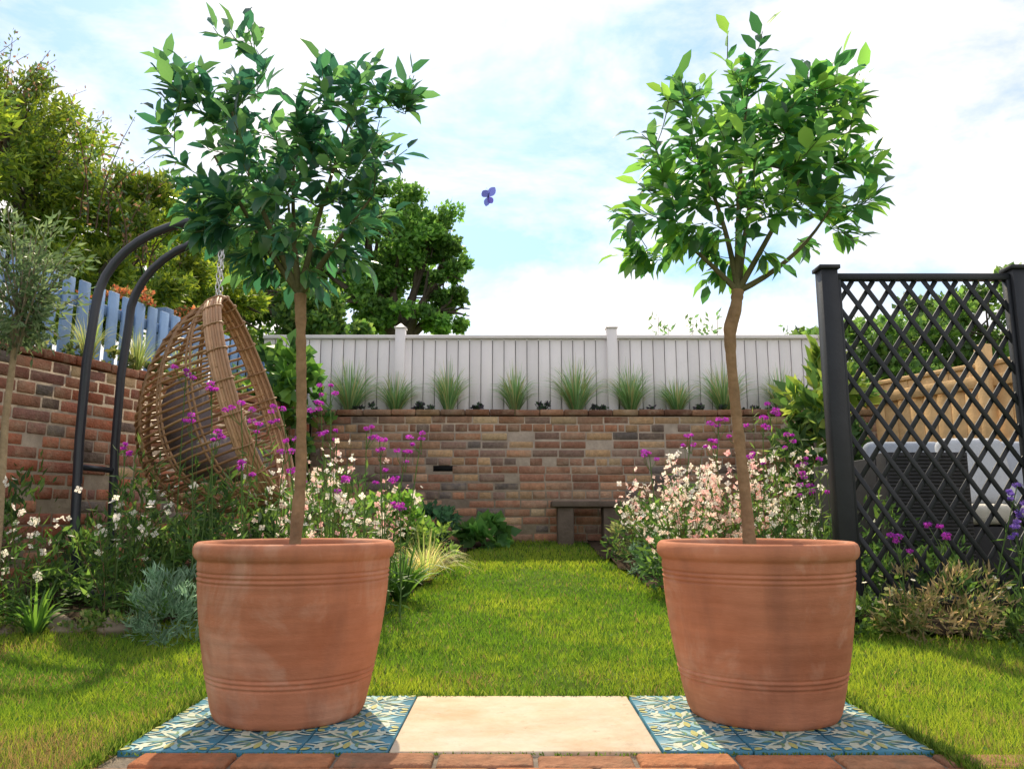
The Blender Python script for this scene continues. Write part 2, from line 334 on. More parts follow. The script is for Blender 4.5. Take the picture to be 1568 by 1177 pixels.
citrus([(.640,y0,.39),(.634,y0,.55),(.624,y0+.01,.75),(.612,y0,.93),(.612,y0,1.02),(.630,y0-.01,1.08),(.640,y0,1.13)],[.0175,.016,.0145,.014,.018,.0165,.016],
 [((.70,y0,1.74),(.22,.22,.13),28),((.96,y0,1.75),(.09,.1,.09),10),((.90,y0,1.58),(.18,.2,.18),34),((.54,y0,1.54),(.20,.22,.17),30),((.92,y0,1.38),(.14,.15,.11),16),((.44,y0,1.33),(.14,.15,.12),18),((.70,y0,1.42),(.30,.25,.16),38),((.66,y0,1.25),(.22,.17,.06),12),((.74,y0+.06,1.60),(.2,.2,.14),18)],
 172,[(.030,.092,.034),(.046,.125,.036),(.026,.075,.034),(.075,.18,.04),(.12,.24,.05)])
# ------------------------------------------------------------------ brick walls
bp=[(.30,.145,.085),(.27,.135,.085),(.33,.175,.105),(.24,.12,.08),(.32,.19,.12),(.28,.165,.11),(.22,.14,.11),(.36,.23,.13)]
bpr=[(.33,.12,.07),(.28,.10,.06),(.34,.15,.09),(.25,.10,.07),(.30,.14,.09),(.22,.11,.09)]
def wall(name,p0,p1,z0,z1,thick=.22,hole=None,pal_=bp):
    e=empty(name); p0=A(p0,float);p1=A(p1,float); L=np.linalg.norm(p1-p0); u=(p1-p0)/L; nn=A([u[1],-u[0]])
    if nn@(A([0,2.])-p0)<0: nn=-nn
    U=A([u[0],u[1],0]);Nn=A([nn[0],nn[1],0]); mb=MB(); core=MB(); pal2=pal_*2+[(.13,.095,.08),(.12,.10,.09),(.42,.30,.18)]
    c=p0+(p1-p0)/2-nn*(thick/2)
    box(core,(c[0],c[1],(z0+z1)/2-.03),U*L/2,Nn*(thick/2-.004),(0,0,(z1-z0)/2-.03),A((.38,.31,.24)))
    nc=int(round((z1-z0-.055)/.069)); ch=(z1-z0-.055)/nc
    for i in range(nc):
        zc=z0+(i+.5)*ch; header=(i%4==2)
        bw=.1125 if header else .225
        s=-bw*(.5 if i%2 else 0)-rng.random()*.03
        while s<L:
            w=bw*(1 if rng.random()>.12 else .55)*(rng.uniform(.96,1.03)); a=max(s,0); b=min(s+w,L)
            if b-a>.03:
                m=(a+b)/2; q=p0+u*m
                col=pick(pal2,1,.22)[0]
                if i>nc-4: col=col*.85
                if not(hole and abs(q[0]-hole[0])<.13 and abs(zc-hole[1])<.03):
                    j=rng.normal(0,.0022); dpt=.05
                    cc=q-nn*(dpt/2)+nn*j
                    zz=zc+rng.normal(0,.0016)+.003*math.sin(q[0]*1.7+i)
                    box(mb,(cc[0],cc[1],zz),U*((b-a)/2-.0045),Nn*dpt/2,(0,0,ch/2-rng.uniform(.0035,.006)),col)
            s+=w
    s=0; zt=z1-.055
    while s<L:
        w=.226*rng.uniform(.9,1.1); q=p0+u*(s+w/2); cc=q-nn*(thick/2-.006)
        box(mb,(cc[0],cc[1],zt+.029+rng.normal(0,.002)),U*(w/2-.003),Nn*(thick/2+.008),(0,0,.025),pick(pal_,1,.25)[0]*.62); s+=w
    if hole: abox(core,hole[0]-.10,hole[0]+.10,p0[1]+.0025,p0[1]+.02,hole[1]-.024,hole[1]+.024,(.01,.01,.01))  # black panel over the mortar paints the shade inside the missing-brick vent
    mb.obj('bricks',M_brick,e,bevel=.005,seg=1); core.obj('mortar',M_stone,e)
wall('garden_wall',(-1.72,6.6),(3.3,6.6),.2,1.39,hole=(-.57,.886))
wall('garden_wall',(-3.25,1.9),(-1.73,6.58),-.1,1.39,pal_=bpr)
mb=MB()
abox(mb,-1.8,3.3,6.825,7.25,.0,1.345,(.06,.045,.03))
box(mb,(-2.83,4.4,.68),A([.33,1,0])*2.6,A([-1,.33,0])*.15,(0,0,.66),(.06,.045,.03))
mb.obj('raised_planting_soil',M_soil)
# ------------------------------------------------------------------ fences
e=empty('white_fence'); mb=MB(); yf=7.0; x=-2.3
wc=(.86,.82,.83)
while x<3.05:
    abox(mb,x+.004,x+.106-.004,yf,yf+.018+rng.uniform(-.002,.002),1.2,2.10,A(wc)*rng.uniform(.92,1.03)); x+=.106
abox(mb,-2.3,3.05,yf+.0205,yf+.024,1.2,2.095,A(wc)*.55)  # added backing sheet, darkened to paint shadow lines in the board gaps
abox(mb,-2.3,3.05,yf-.028,yf+.04,2.102,2.135,wc); abox(mb,-2.3,3.05,yf+.025,yf+.06,1.4,1.5,A(wc)*.8); abox(mb,-2.3,3.05,yf+.025,yf+.06,1.9,2.0,A(wc)*.8)
mb.obj('boards',M_wpaint,e,bevel=.003)
mb=MB()
for px in(-1.03,.92,2.92):
    abox(mb,px-.045,px+.045,yf-.06,yf+.031,1.1,2.19,wc); abox(mb,px-.055,px+.055,yf-.07,yf+.041,2.19,2.205,wc)
    mb.add([(px-.045,yf-.06,2.205),(px+.045,yf-.06,2.205),(px+.045,yf+.03,2.205),(px-.045,yf+.03,2.205),(px,yf-.015,2.25)],wc,f3=[(0,1,4),(1,2,4),(2,3,4),(3,0,4)])
mb.obj('posts',M_wpaint,e,bevel=.004)
e=empty('slatted_fence'); mb=MB(); a=A([-3.35,2.0]);b=A([-2.2,6.95]); L=np.linalg.norm(b-a);u=(b-a)/L;nn=A([u[1],-u[0]]);U=A([*u,0]);Nn=A([*nn,0]); s=0
while s<L:
    c=a+u*s; box(mb,(c[0],c[1],1.60),U*.042,Nn*.01,(0,0,.36+rng.uniform(-.004,.004)),A((.24,.38,.62))*rng.uniform(.75,1.15)); s+=.128
for z in(1.42,1.83):
    c=(a+b)/2-nn*.028; box(mb,(c[0],c[1],z),U*L/2,Nn*.017,(0,0,.035),(.15,.25,.42))
s=.3
while s<L:
    c=a+u*s-nn*.09; box(mb,(c[0],c[1],1.55),U*.045,Nn*.045,(0,0,.47),(.12,.2,.34)); s+=1.7
mb.obj('slats',M_bpaint,e,bevel=.003)
e=empty('timber_fence'); mb=MB(); a=A([3.0,6.9]);b=A([4.7,3.2]); L=np.linalg.norm(b-a);u=(b-a)/L;nn=A([u[1],-u[0]])
if nn[0]>0: nn=-nn
U=A([*u,0]);Nn=A([*nn,0]); tc_=A((.72,.47,.23)); s=0.
while s<L:   # upright boards, rails and posts
    c=a+u*s; box(mb,(c[0],c[1],.80),U*.058,Nn*(.009+rng.uniform(0,.002)),(0,0,.79),tc_*rng.uniform(.86,1.08)); s+=.12
s=.2
while s<L:
    c=a+u*s+nn*.055; box(mb,(c[0],c[1],.85),U*.045,Nn*.04,(0,0,.90),tc_*.95); s+=1.15
c=(a+b)/2; box(mb,(c[0],c[1],1.612),U*L/2,Nn*.025,(0,0,.018),tc_)
for z in(.45,1.0,1.48):
    c=(a+b)/2+nn*.03; box(mb,(c[0],c[1],z),U*L/2,Nn*.0175,(0,0,.045),tc_*.92)
mb.obj('boards_and_posts',M_wood,e,bevel=.003)
# ------------------------------------------------------------------ trellis
e=empty('trellis_screen'); mb=MB(); yt=3.4; bk=(.022,.024,.03)
PX=[1.435,2.30,3.16]
for p in PX:
    abox(mb,p-.037,p+.037,yt-.037,yt+.037,-.02,1.60,bk); abox(mb,p-.047,p+.047,yt-.047,yt+.047,1.60,1.618,bk)
for a,b in zip(PX[:-1],PX[1:]):
    x0,x1=a+.039,b-.039; Z0,Z1=.16,1.555
    abox(mb,x0,x1,yt-.018,yt+.018,Z1,Z1+.03,bk); abox(mb,x0,x1,yt-.018,yt+.018,Z0-.03,Z0,bk)
    abox(mb,x0,x0+.018,yt-.018,yt+.018,Z0,Z1,bk); abox(mb,x1-.018,x1,yt-.018,yt+.018,Z0,Z1,bk)
    w,hh=.095,.142
    for sgn in(1,-1):
        for k in range(-14,26):
            za=Z0+sgn*hh*(0-k); zb=Z0+sgn*hh*((x1-x0)/w-k)
            zl,zh=max(Z0,min(za,zb)),min(Z1,max(za,zb))
            if zh-zl<.02: continue
            A0=A([x0+w*(k+sgn*(zl-Z0)/hh),0,zl]);A1=A([x0+w*(k+sgn*(zh-Z0)/hh),0,zh])
            d=A1-A0; Ld=np.linalg.norm(d); d/=Ld; pr=A([d[2],0,-d[0]])
            box(mb,(A0+A1)/2+A([0,yt+sgn*.0045,0]),d*Ld/2,A([0,.004,0]),pr*.0105,bk)
mb.obj('frame_and_lattice',M_black,e,bevel=.0015)
# ------------------------------------------------------------------ rattan sofa
e=empty('rattan_sofa'); mb=MB(); zf=.1; dk=(.035,.035,.04)
abox(mb,1.92,2.06,4.1,4.95,zf,.80,dk); abox(mb,2.06,3.25,4.82,4.95,zf,.80,dk); abox(mb,2.06,3.25,4.15,4.80,zf,.44,dk); abox(mb,1.92,2.34,3.98,4.09,zf,.82,dk)
for i in range(37):
    z=zf+.03+i*.0185; abox(mb,1.925,2.335,3.974,3.979,z,z+.012,(.045,.045,.05))
mb.obj('woven_frame',M_black,e,bevel=.01,seg=2)
mb=MB(); abox(mb,2.10,2.66,4.14,4.72,.45,.56,(.80,.76,.66)); abox(mb,2.68,3.24,4.14,4.72,.45,.56,(.80,.76,.66)); mb.obj('seat_cushions',M_cloth,e,bevel=.04,seg=4)
mb=MB()
for cx,cy,sw,co in((2.4,4.72,.24,(.34,.38,.44)),(2.95,4.70,.25,(.44,.48,.55)),(2.68,4.50,.19,(.60,.63,.68))):
    box(mb,(cx,cy,.75),(sw,0,0),(0,.055,-.015),(0,.05,.19),co)
mb.obj('back_cushions',M_cloth,e,bevel=.05,seg=4)
# ------------------------------------------------------------------ egg chair
e=empty('hanging_egg_chair'); fm=MB(); mt=(.03,.035,.05)
def ztube(yv,tipy):
    P=[(-2.2,yv,.08),(-2.25,yv,.4),(-2.27,yv,.9),(-2.27,yv,1.3),(-2.25,yv,1.6)]
    for a in np.linspace(10,85,9):
        r=math.radians(a); P.append((-2.25+.62*(1-math.cos(r))*.95,yv+(tipy-yv)*(a/85)*.3,1.62+.50*math.sin(r)))
    P.append((-1.63,yv+(tipy-yv)*.35,2.14)); return P
tube(fm,ztube(4.05,4.22),.024,mt,14,True); tube(fm,ztube(4.42,4.22),.024,mt,14,True)
tube(fm,[(-1.66,4.08,2.135),(-1.66,4.38,2.135)],.019,mt,10,True)
tube(fm,[(-2.27,4.05,.75),(-2.27,4.42,.75)],.016,mt,10,True)
th=np.linspace(0,2*math.pi,40); tube(fm,np.stack([-1.75+.52*np.cos(th),4.22+.5*np.sin(th),th*0+.13],1),.024,mt,10)
abox(fm,-1.69,-1.63,4.19,4.25,2.08,2.15,mt)
fm.obj('steel_frame',M_metal,e,smooth=True)
ch=MB(); topz=1.70
for yo in(4.18,4.26):
    z=2.07; i=0
    while z>topz:
        c=A([-1.655,4.22+(yo-4.22)*(.3+1.2*(2.07-z)),z-.02]); t=np.linspace(0,2*math.pi,11)
        ax=A([1,0,0]) if i%2 else A([0,1,0])
        tube(ch,c+np.cos(t)[:,None]*ax*.010+np.sin(t)[:,None]*A([0,0,.021]),.0035,(.55,.55,.55),5); z-=.032; i+=1
ch.obj('chains',vmat('steel_chain',.3,0,.05,5,metal=.8),e,smooth=True)
Cc=A([-1.45,4.22,1.13]); Uv=A([-.20,0,.56]); Vv=A([0,.36,0]); Nb=A([-.94,0,-.335])*.62
cane=(.38,.21,.10)
bs=MB()
def bpt(t,ph):
    w=math.sqrt(max(0,1-abs(t)**2.1)); wy=w*(1-.16*t)
    return Cc+Uv*t+Vv*(-math.cos(ph))*wy+Nb*math.sin(ph)*w*(1-.22*t)
for t in np.linspace(-.97,.93,30):
    P=[bpt(t,ph)+rng.normal(0,.0025,3) for ph in np.linspace(0,math.pi,22)]
    tube(bs,P,.0078,pick([cane,(.30,.16,.08),(.46,.28,.14)],1)[0],5)
for ph in np.linspace(.3,math.pi-.3,8):
    for o in(-.022,.022):
        P=[bpt(t,ph+o) for t in np.linspace(-.995,.995,26)]; tube(bs,P,.007,(.34,.19,.095),5)
bs.obj('basket_weave',M_cane,e,smooth=True)
rm=MB()
th=np.linspace(0,2*math.pi,61)
for k in range(7):
    o=(k-3)*.014; P=[]
    for a in th:
        t=math.cos(a); s=math.sin(a); w=abs(s)**.96*np.sign(s)*(1-.16*t); sc=1+(.012 if k%2 else 0)
        P.append(Cc+Uv*t*sc+Vv*w*sc-nrm(Nb)*o)
    tube(rm,P,.0095,pick([(.50,.30,.17),(.44,.25,.14)],1)[0],6)
for a in np.linspace(0,2*math.pi,22)[:-1]:
    t=math.cos(a);s=math.sin(a); w=abs(s)**.96*np.sign(s)*(1-.16*t); c=Cc+Uv*t+Vv*w
    rd_=nrm(Uv*t+Vv*w); q=np.linspace(0,2*math.pi,13); nb=nrm(Nb)
    tube(rm,c+np.cos(q)[:,None]*nb*.058+np.sin(q)[:,None]*rd_*.019,.005,(.42,.25,.14),5)
rm.obj('basket_rim',M_cane,e,smooth=True)
bm=bmesh.new(); bmesh.ops.create_icosphere(bm,subdivisions=4,radius=1); sv=A([tuple(q.co) for q in bm.verts]); sf=[[w.index for w in ff.verts] for ff in bm.faces]
bm.free(); cu=MB()
v=sv*(1-.05*np.cos(sv[:,[1]]*9))
cu.add(v*A([.22,.24,.13])+A([-1.60,4.22,.80]),(.16,.14,.15),f3=sf)
cu.add(v*A([.11,.22,.22])+A([-1.79,4.22,1.02]),(.14,.12,.13),f3=sf)
cu.obj('seat_cushion',M_cloth,e,smooth=True)
# ------------------------------------------------------------------ vegetation tools
def bush(mb,c,r,n,L,W,pal,clumps=25,rc=.25,out=.6,j=.22,upb=.2,shell=3.):
    c=A(c,float);r=A(r,float) if np.ndim(r) else A([r]*3,float)
    cd=runit(clumps); cp=cd*(rng.random((clumps,1))**(1/shell)); cb=rng.uniform(.65,1.35,clumps)
    k=rng.integers(0,clumps,n); p=cp[k]+runit(n)*rng.random((n,1))**.5*rc
    D=nrm(runit(n)+out*cd[k]+A([0,0,upb])); C=pick(pal,n,j)*cb[k][:,None]
    Ls=L*rng.uniform(.6,1.25,n); leaves(mb,c+p*r,D,Ls,Ls*(W/L),C)
def tufts(mb,x,y,z,h,n,sp,w,pal,arch=.5):
    ph=rng.random(n)*2*math.pi; r=rng.random(n)**.6; K=5
    hh=h*rng.uniform(.6,1.1,n); ts=np.linspace(0,1,K); o=sp*r
    dx,dy=np.cos(ph),np.sin(ph); C=pick(pal,n,.25)
    S=np.stack([-dy,dx,0*dx],1); S=nrm(S+.5*runit(n)); vs=[]
    for t in ts:
        hor=.12*sp+o*(t**1.6); zz=hh*(t-arch*r*t**3*.7)
        c=np.stack([x+dx*hor*(1 if t>0 else .5),y+dy*hor,z+zz],1); ww=w*(1-t)**.6*.5+.0004
        vs+= [c-S*ww,c+S*ww]
    v=np.stack(vs,1).reshape(-1,3); b=(np.arange(n)*2*K)[:,None]
    f=np.concatenate([b+A([2*i,2*i+1,2*i+3,2*i+2]) for i in range(K-1)]); mb.add(v,np.repeat(C,2*K,0),f4=f)
def flowers(mb,P,size,C,petals=5,up=.4):
    n=len(P); N=nrm(runit(n)+A([0,-.2,up])); a=nrm(np.cross(N,runit(n))); b=np.cross(N,a)
    size=np.broadcast_to(size,(n,))
    for k in range(petals):
        t=2*math.pi*k/petals; D=a*math.cos(t)+b*math.sin(t)+N*.25; S=nrm(np.cross(N,D))
        s=size[:,None]*.5
        v=np.stack([P,P+D*s*.6+S*s*.42,P+D*s,P+D*s*.6-S*s*.42],1).reshape(-1,3)
        mb.add(v,np.repeat(C,4,0),f4=np.arange(4*n).reshape(n,4))
GR=[(.06,.13,.03),(.085,.17,.035),(.045,.10,.03)]
def gaura(name,x,y,n,h,sp,fcol,nf=9,size=.024,pal=GR):
    e=empty(name); st=MB();fl=MB(); z0=float(gz(x,y)); FP=[];LP=[];LD=[]
    for i in range(n):
        ph=random.random()*6.28; r=sp*random.random()**.6; hh=h*random.uniform(.5,1.15)
        P=[]
        for t in np.linspace(0,1,6):
            k=.15*r+r*t**1.5; P.append((x+math.cos(ph)*k+.01*math.sin(5*t+i),y+math.sin(ph)*k,z0+hh*t*(1-.08*t)))
        tube(st,P,np.linspace(.0026,.0012,6),pick([(.10,.14,.04),(.18,.11,.07)],1)[0],3)
        P=A(P)
        for q in range(nf):
            u=1-.42*random.random()**1.3; FP.append([np.interp(u*5,range(6),P[:,a]) for a in range(3)]+rng.normal(0,.012,3))
        for q in range(18):
            u=random.random()**1.3*.8; LP.append([np.interp(u*5,range(6),P[:,a]) for a in range(3)]); LD.append(runit(1)[0]+A([0,0,.5]))
    leaves(st,A(LP),A(LD),rng.uniform(.03,.075,len(LP)),.011,pick(pal,len(LP)))
    st.obj('stems_and_leaves',M_leaf,e); n=len(FP)
    flowers(fl,A(FP),rng.uniform(.6,1.25,n)*size,pick(fcol,n,.08),4); fl.obj('flowers',M_petal,e)
WH=[(.85,.82,.70),(.85,.80,.74)]; PK=[(.85,.64,.54),(.85,.76,.64),(.80,.48,.44),(.85,.80,.68)]
PU=[(.36,.05,.40),(.50,.08,.48),(.44,.06,.34)]
def verbena(name,pts,pal=PU):
    e=empty(name); st=MB();fl=MB()
    for (x,y,z) in pts:
        z0=float(gz(x,y)); bx=x+rng.normal(0,.06); by=y+rng.normal(0,.05)
        P=[(bx+(x-bx)*t**1.3,by+(y-by)*t,z0+(z-z0)*t) for t in np.linspace(0,1,6)]
        tube(st,P,np.linspace(.0036,.0022,6),(.09,.15,.05),4)
        hd=[(x,y,z)]
        for k in range(3):
            o=rng.normal(0,.035,2); q=(x+o[0],y+o[1],z-random.uniform(-.01,.06)); s=(x,y,z-.10); tube(st,[s,((s[0]+q[0])/2+o[0]*.2,s[1],(s[2]+q[2])/2),q],.0017,(.09,.15,.05),3); hd.append(q)
        for q in hd:
            m=26; d=runit(m)*A([1,1,.55]); flowers(fl,A(q)+d*.015*random.uniform(.6,1.2),.012,pick(pal,m,.3),4)
        k=10; t=rng.random(k)*.7; LP=np.stack([bx+(x-bx)*t,by+(y-by)*t,z0+(z-z0)*t],1); leaves(st,LP,nrm(runit(k)+A([0,0,.6])),.06,.01,pick(GR,k))
    st.obj('stems',M_leaf,e); fl.obj('flower_heads',M_petal,e)
def plant(name,fn,mat=None):
    mb=MB(); fn(mb); return mb.obj(name,mat or M_leaf)
def G(x,y): return float(gz(x,y))
for x in(-1.45,-1.08,-.52,-.02,.52,1.05,1.52,1.92,2.4):
    hgt=random.uniform(.42,.58); jx=random.uniform(-.06,.06)
    plant('ornamental_grass',lambda m:tufts(m,x+jx,6.88,1.36,hgt,random.randint(220,340),hgt*random.uniform(.45,.66),.008,[(.13,.24,.11),(.10,.20,.07),(.20,.30,.14),(.30,.29,.13)],.65))
plant('trailing_ground_cover',lambda m:[bush(m,(x,6.80,1.39),(.13,.05,.06+.06*random.random()),260,.035,.022,[(.03,.05,.03),(.05,.09,.05),(.06,.05,.07)],8) for x in(-1.3,-.85,-.78,-.25,.25,.30,.78,1.28,1.75,2.15,2.25,2.7)])
def corner(m):
    bush(m,(-1.95,6.3,1.55),(.30,.25,.30),420,.15,.11,[(.06,.14,.03),(.10,.20,.04),(.04,.10,.03)],18,.35)
    bush(m,(-1.75,6.35,1.2),(.22,.15,.35),380,.08,.06,[(.06,.14,.03),(.10,.18,.04),(.04,.10,.03)],16,.3)
    tube(m,[(-1.95,6.35,.2),(-1.93,6.33,.9),(-1.95,6.3,1.5)],[.02,.015,.01],(.1,.08,.05),6)
plant('fig_shrub',corner)
def lq(m):
    bush(m,(2.38,5.9,1.40),(.28,.3,.32),420,.19,.07,[(.09,.16,.03),(.17,.23,.05),(.05,.11,.03)],16,.35,upb=.5)
    bush(m,(2.25,5.8,.85),(.40,.3,.45),700,.13,.06,[(.03,.07,.02),(.05,.10,.03)],20,.3)
    tube(m,[(2.3,5.9,.2),(2.28,5.9,1.3)],[.03,.015],(.1,.08,.05),6)
plant('evergreen_shrub',lq)
def bgtree(name,trunk,blobs,L,W,pal,dens,clumpk=1.,rc=.25,shell=2.6):
    e=empty(name); tb=MB();lb=MB(); base=A(trunk,float); r0=.03*(max(b[0][2] for b in blobs))
    top=base+A([0,0,(min(b[0][2] for b in blobs)-base[2])*.85])
    tube(tb,[base,(base+top)/2+A([.05,0,0]),top],[r0*1.2,r0,r0*.8],(.10,.08,.06),10)
    for c,r,w in blobs:
        c=A(c,float);r=A(r,float); mid=(top+c)/2+rng.normal(0,.1,3)*r
        tube(tb,[top,mid,c,c+A([0,0,r[2]*.5])],[r0*.6,r0*.4,r0*.22,r0*.1],(.08,.065,.05),7)
        for k in range(9):
            t=c+runit(1)[0]*r*.8; tube(tb,[mid if k%2 else c,(c+t)/2+rng.normal(0,.05,3),t],[r0*.22,r0*.13,r0*.05],(.07,.06,.045),5)
        bush(lb,c,r,int(dens*w),L,W,pal,int(w*clumpk),rc,shell=shell,j=.3)
    tb.obj('trunk_and_limbs',M_bark,e,smooth=True); lb.obj('crown',M_leaf,e)
DG=[(.07,.16,.04),(.10,.21,.05),(.055,.13,.035),(.13,.25,.055)]
bgtree('oak_tree',(-1.9,13,.2),[((-2.0,13,5.3),(1.05,.9,.95),52),((-1.2,13,4.7),(.55,.6,.5),20),((-1.2,13,3.95),(.6,.6,.42),16),((-2.1,13.2,4.1),(1.0,.8,.6),28),((-3.2,13,4.6),(1.2,1.0,1.3),54),((-2.6,13,5.9),(.7,.6,.5),16),((-1.45,13,5.2),(.5,.5,.45),18)],.10,.07,DG,170,.85,.22)
bgtree('hedgerow_tree',(-3.5,9.5,.2),[((-3.3,9.5,3.3),(1.2,.9,1.0),56),((-4.3,9.3,3.6),(1.1,.9,1.1),46),((-2.5,9.4,2.5),(.75,.6,.75),36),((-3.3,9.5,4.2),(.6,.6,.5),16)],.10,.065,[(.05,.12,.03),(.08,.16,.035),(.04,.09,.03),(.12,.19,.05)],160,.7,.22)
YG=[(.15,.22,.03),(.11,.18,.03),(.20,.26,.04),(.07,.13,.03)]
bgtree('bamboo_hedge',(-4.0,6.9,.2),[((-4.6,6.6,3.5),(.95,.7,.95),66),((-3.65,6.9,3.0),(.7,.6,.62),50),((-3.5,6.2,2.35),(.8,.5,.45),44),((-2.9,7.6,2.6),(.6,.5,.5),32),((-4.4,5.2,2.9),(.8,.6,.8),46),((-4.9,7.0,4.3),(.6,.6,.5),20)],.085,.026,YG,260,.8,.25)
def wisps(m):
    for i in range(54):
        x=rng.uniform(-5.1,-3.1); y=6.6+rng.normal(0,.3); zb=3.4-(x+4.2)*.75; hgt=rng.uniform(.4,.95)
        lean=rng.normal(0,.18,2)+A([.12,0]); P=A([(x+lean[0]*t*t*1.4,y+lean[1]*t*t,zb+hgt*t) for t in np.linspace(0,1,6)])
        tube(m,P,np.linspace(.008,.002,6),(.10,.07,.04),4); k=50
        t=rng.random(k)*5; p=np.stack([np.interp(t,range(6),P[:,a]) for a in range(3)],1)+rng.normal(0,.035,(k,3))
        leaves(m,p,nrm(runit(k)+A([0,0,.4])),rng.uniform(.03,.06,k),.022,pick([(.06,.11,.06),(.10,.15,.05),(.18,.12,.07)],k,.3))
plant('climbing_shrub',wisps)
bgtree('garden_tree',(4.9,9.5,.2),[((4.6,9.5,2.45),(1.3,.7,.65),60),((6.0,9.5,2.7),(1.2,.7,.8),50),((3.95,9.3,2.1),(.6,.5,.45),22)],.10,.065,[(.08,.16,.04),(.12,.21,.05),(.06,.12,.04)],140,.8,.22)
def sprig(m):
    for x in(1.45,1.55,1.8,1.95,2.05,2.75):
        hgt=rng.uniform(.2,.4); tube(m,[(x,7.6,1.2),(x,7.6,1.9),(x+.03,7.6,2.15+hgt)],[.006,.004,.002],(.1,.1,.05),4)
        k=22; leaves(m,np.stack([x+rng.normal(0,.04,k),7.6+rng.normal(0,.03,k),2.15+hgt*rng.random(k)],1),nrm(runit(k)+A([0,0,.5])),.07,.03,pick([(.10,.2,.08),(.08,.15,.05)],k))
plant('self_seeded_sapling',sprig)
plant('rust_heather',lambda m:[bush(m,(x,y,z),(.26,.3,.12),800,.03,.018,[(.28,.11,.05),(.32,.15,.06),(.14,.12,.04),(.10,.13,.04)],14) for x,y,z in((-2.80,5.4,2.0),(-2.55,6.0,2.05))])
def olive():
    e=empty('olive_tree'); tb=MB();lb=MB(); x,y=-2.10,3.2
    tube(tb,[(x+.02,y,.05),(x+.01,y,.5),(x-.01,y,.9),(x,y,1.3)],[.017,.015,.014,.012],(.30,.22,.14),9)
    for i in range(48):
        d=runit(1)[0]; t=A([x,y,1.50])+d*A([.29,.26,.38])*rng.random()**.4; s=A([x,y,1.12+.28*rng.random()]); mid=(s+t)/2+A([0,0,.05])
        P=A([(1-u)**2*s+2*u*(1-u)*mid+u*u*t for u in np.linspace(0,1,6)]); tube(tb,P,np.linspace(.005,.0015,6),(.22,.18,.13),4)
        k=46; u=rng.random(k)*3.4+1.6; p=np.stack([np.interp(u,range(6),P[:,a]) for a in range(3)],1)+rng.normal(0,.022,(k,3))
        leaves(lb,p,nrm(runit(k)+d),rng.uniform(.03,.055,k),.013,pick([(.08,.13,.06),(.12,.17,.08),(.06,.10,.045)],k))
    tb.obj('trunk_and_branches',M_bark,e,smooth=True); lb.obj('leaves',M_leaf,e)
olive()
def wt(m):
    for s in np.linspace(.05,.95,16):
        x=-3.25+1.52*s-.14; y=1.9+4.7*s
        bush(m,(x,y,1.42),(.14,.2,.11),240,.04,.025,[(.05,.10,.03),(.08,.13,.04),(.13,.15,.05)],8)
    for x,y in((-2.52,4.5),(-2.42,4.9),(-2.3,5.3)): tufts(m,x,y,1.38,.34,150,.16,.005,[(.28,.30,.12),(.15,.22,.07)])
plant('wall_top_planting',wt)
for a in((-1.02,3.55,20,.72,.20,PK),(-.78,3.45,28,.76,.20,WH+PK),(-.62,3.75,20,.72,.16,PK),(-1.15,3.9,16,.78,.2,WH)): gaura('gaura_plant',a[0],a[1],a[2],a[3],a[4],a[5],7,.030)
gaura('white_gaura',-1.72,3.45,14,.70,.28,WH,4,.038); gaura('white_gaura',-2.05,3.3,11,.62,.22,WH,4,.038); gaura('white_gaura',-2.3,3.5,10,.6,.2,WH,3,.038)
verbena('purple_verbena',[(-1.50,3.5,1.16),(-1.34,3.4,1.08),(-1.22,3.45,1.0),(-1.28,3.35,.86),(-1.05,3.5,.98),(-.98,3.35,.82),(-.90,3.6,1.02),(-.80,3.5,.88),(-.68,3.6,.90),(-.60,3.5,.84),(-.50,3.65,.80),(-.72,3.4,.66),(-.90,3.3,.70),(-.50,3.5,.55),(-1.15,3.3,.72),(-1.42,3.4,.94),(-.42,3.6,.88),(-1.12,3.4,.90),(-.82,3.45,1.08),(-1.75,3.5,.82),(-.56,3.45,.70)])
def lb1(m):
    P1=[(.05,.11,.03),(.075,.15,.035),(.035,.08,.025),(.10,.18,.045)]
    for x,y,rx,rz,n in((-1.35,3.7,.28,.32,1200),(-1.9,3.8,.35,.22,1100),(-2.4,3.7,.35,.3,1000),(-1.05,4.2,.3,.34,1000),(-.95,3.6,.3,.22,900),(-1.6,4.8,.4,.3,800),(-2.1,4.4,.4,.3,800),(-1.3,5.4,.45,.35,900),(-2.7,4.2,.4,.4,700)):
        bush(m,(x,y,G(x,y)+rz*.8),(rx,.25,rz),n,.065,.017,P1,22,.35,upb=.7)
    for i in range(40):
        x=rng.uniform(-1.85,-.95);y=rng.uniform(3.4,3.9);h=rng.uniform(.4,.85); z=G(x,y); lx=rng.normal(0,.08)
        P=A([(x+lx*t,y,z+h*t) for t in np.linspace(0,1,5)]); tube(m,P,np.linspace(.003,.001,5),(.10,.16,.05),3)
        k=22; u=rng.random(k)*4; leaves(m,np.stack([np.interp(u,range(5),P[:,a]) for a in range(3)],1),nrm(runit(k)+A([0,0,.7])),.06,.011,pick(P1,k))
plant('border_shrubs',lb1)
def lb2(m):
    for x,y,h,n in((-2.35,3.25,.34,70),(-2.15,3.2,.30,60),(-1.9,3.2,.24,50),(-.55,3.95,.34,110),(-.68,3.75,.32,90),(-1.0,3.4,.25,60),(-1.5,3.35,.28,60)):
        tufts(m,x,y,G(x,y),h,n,h*.75,.018,[(.06,.14,.03),(.09,.19,.035),(.045,.10,.03)],.8)
plant('daylily_clump',lb2)
plant('feather_grass',lambda m:[tufts(m,-.50,4.55,G(0,4.5),.36,280,.32,.004,[(.46,.40,.18),(.38,.38,.15),(.24,.32,.1)],1.1)])
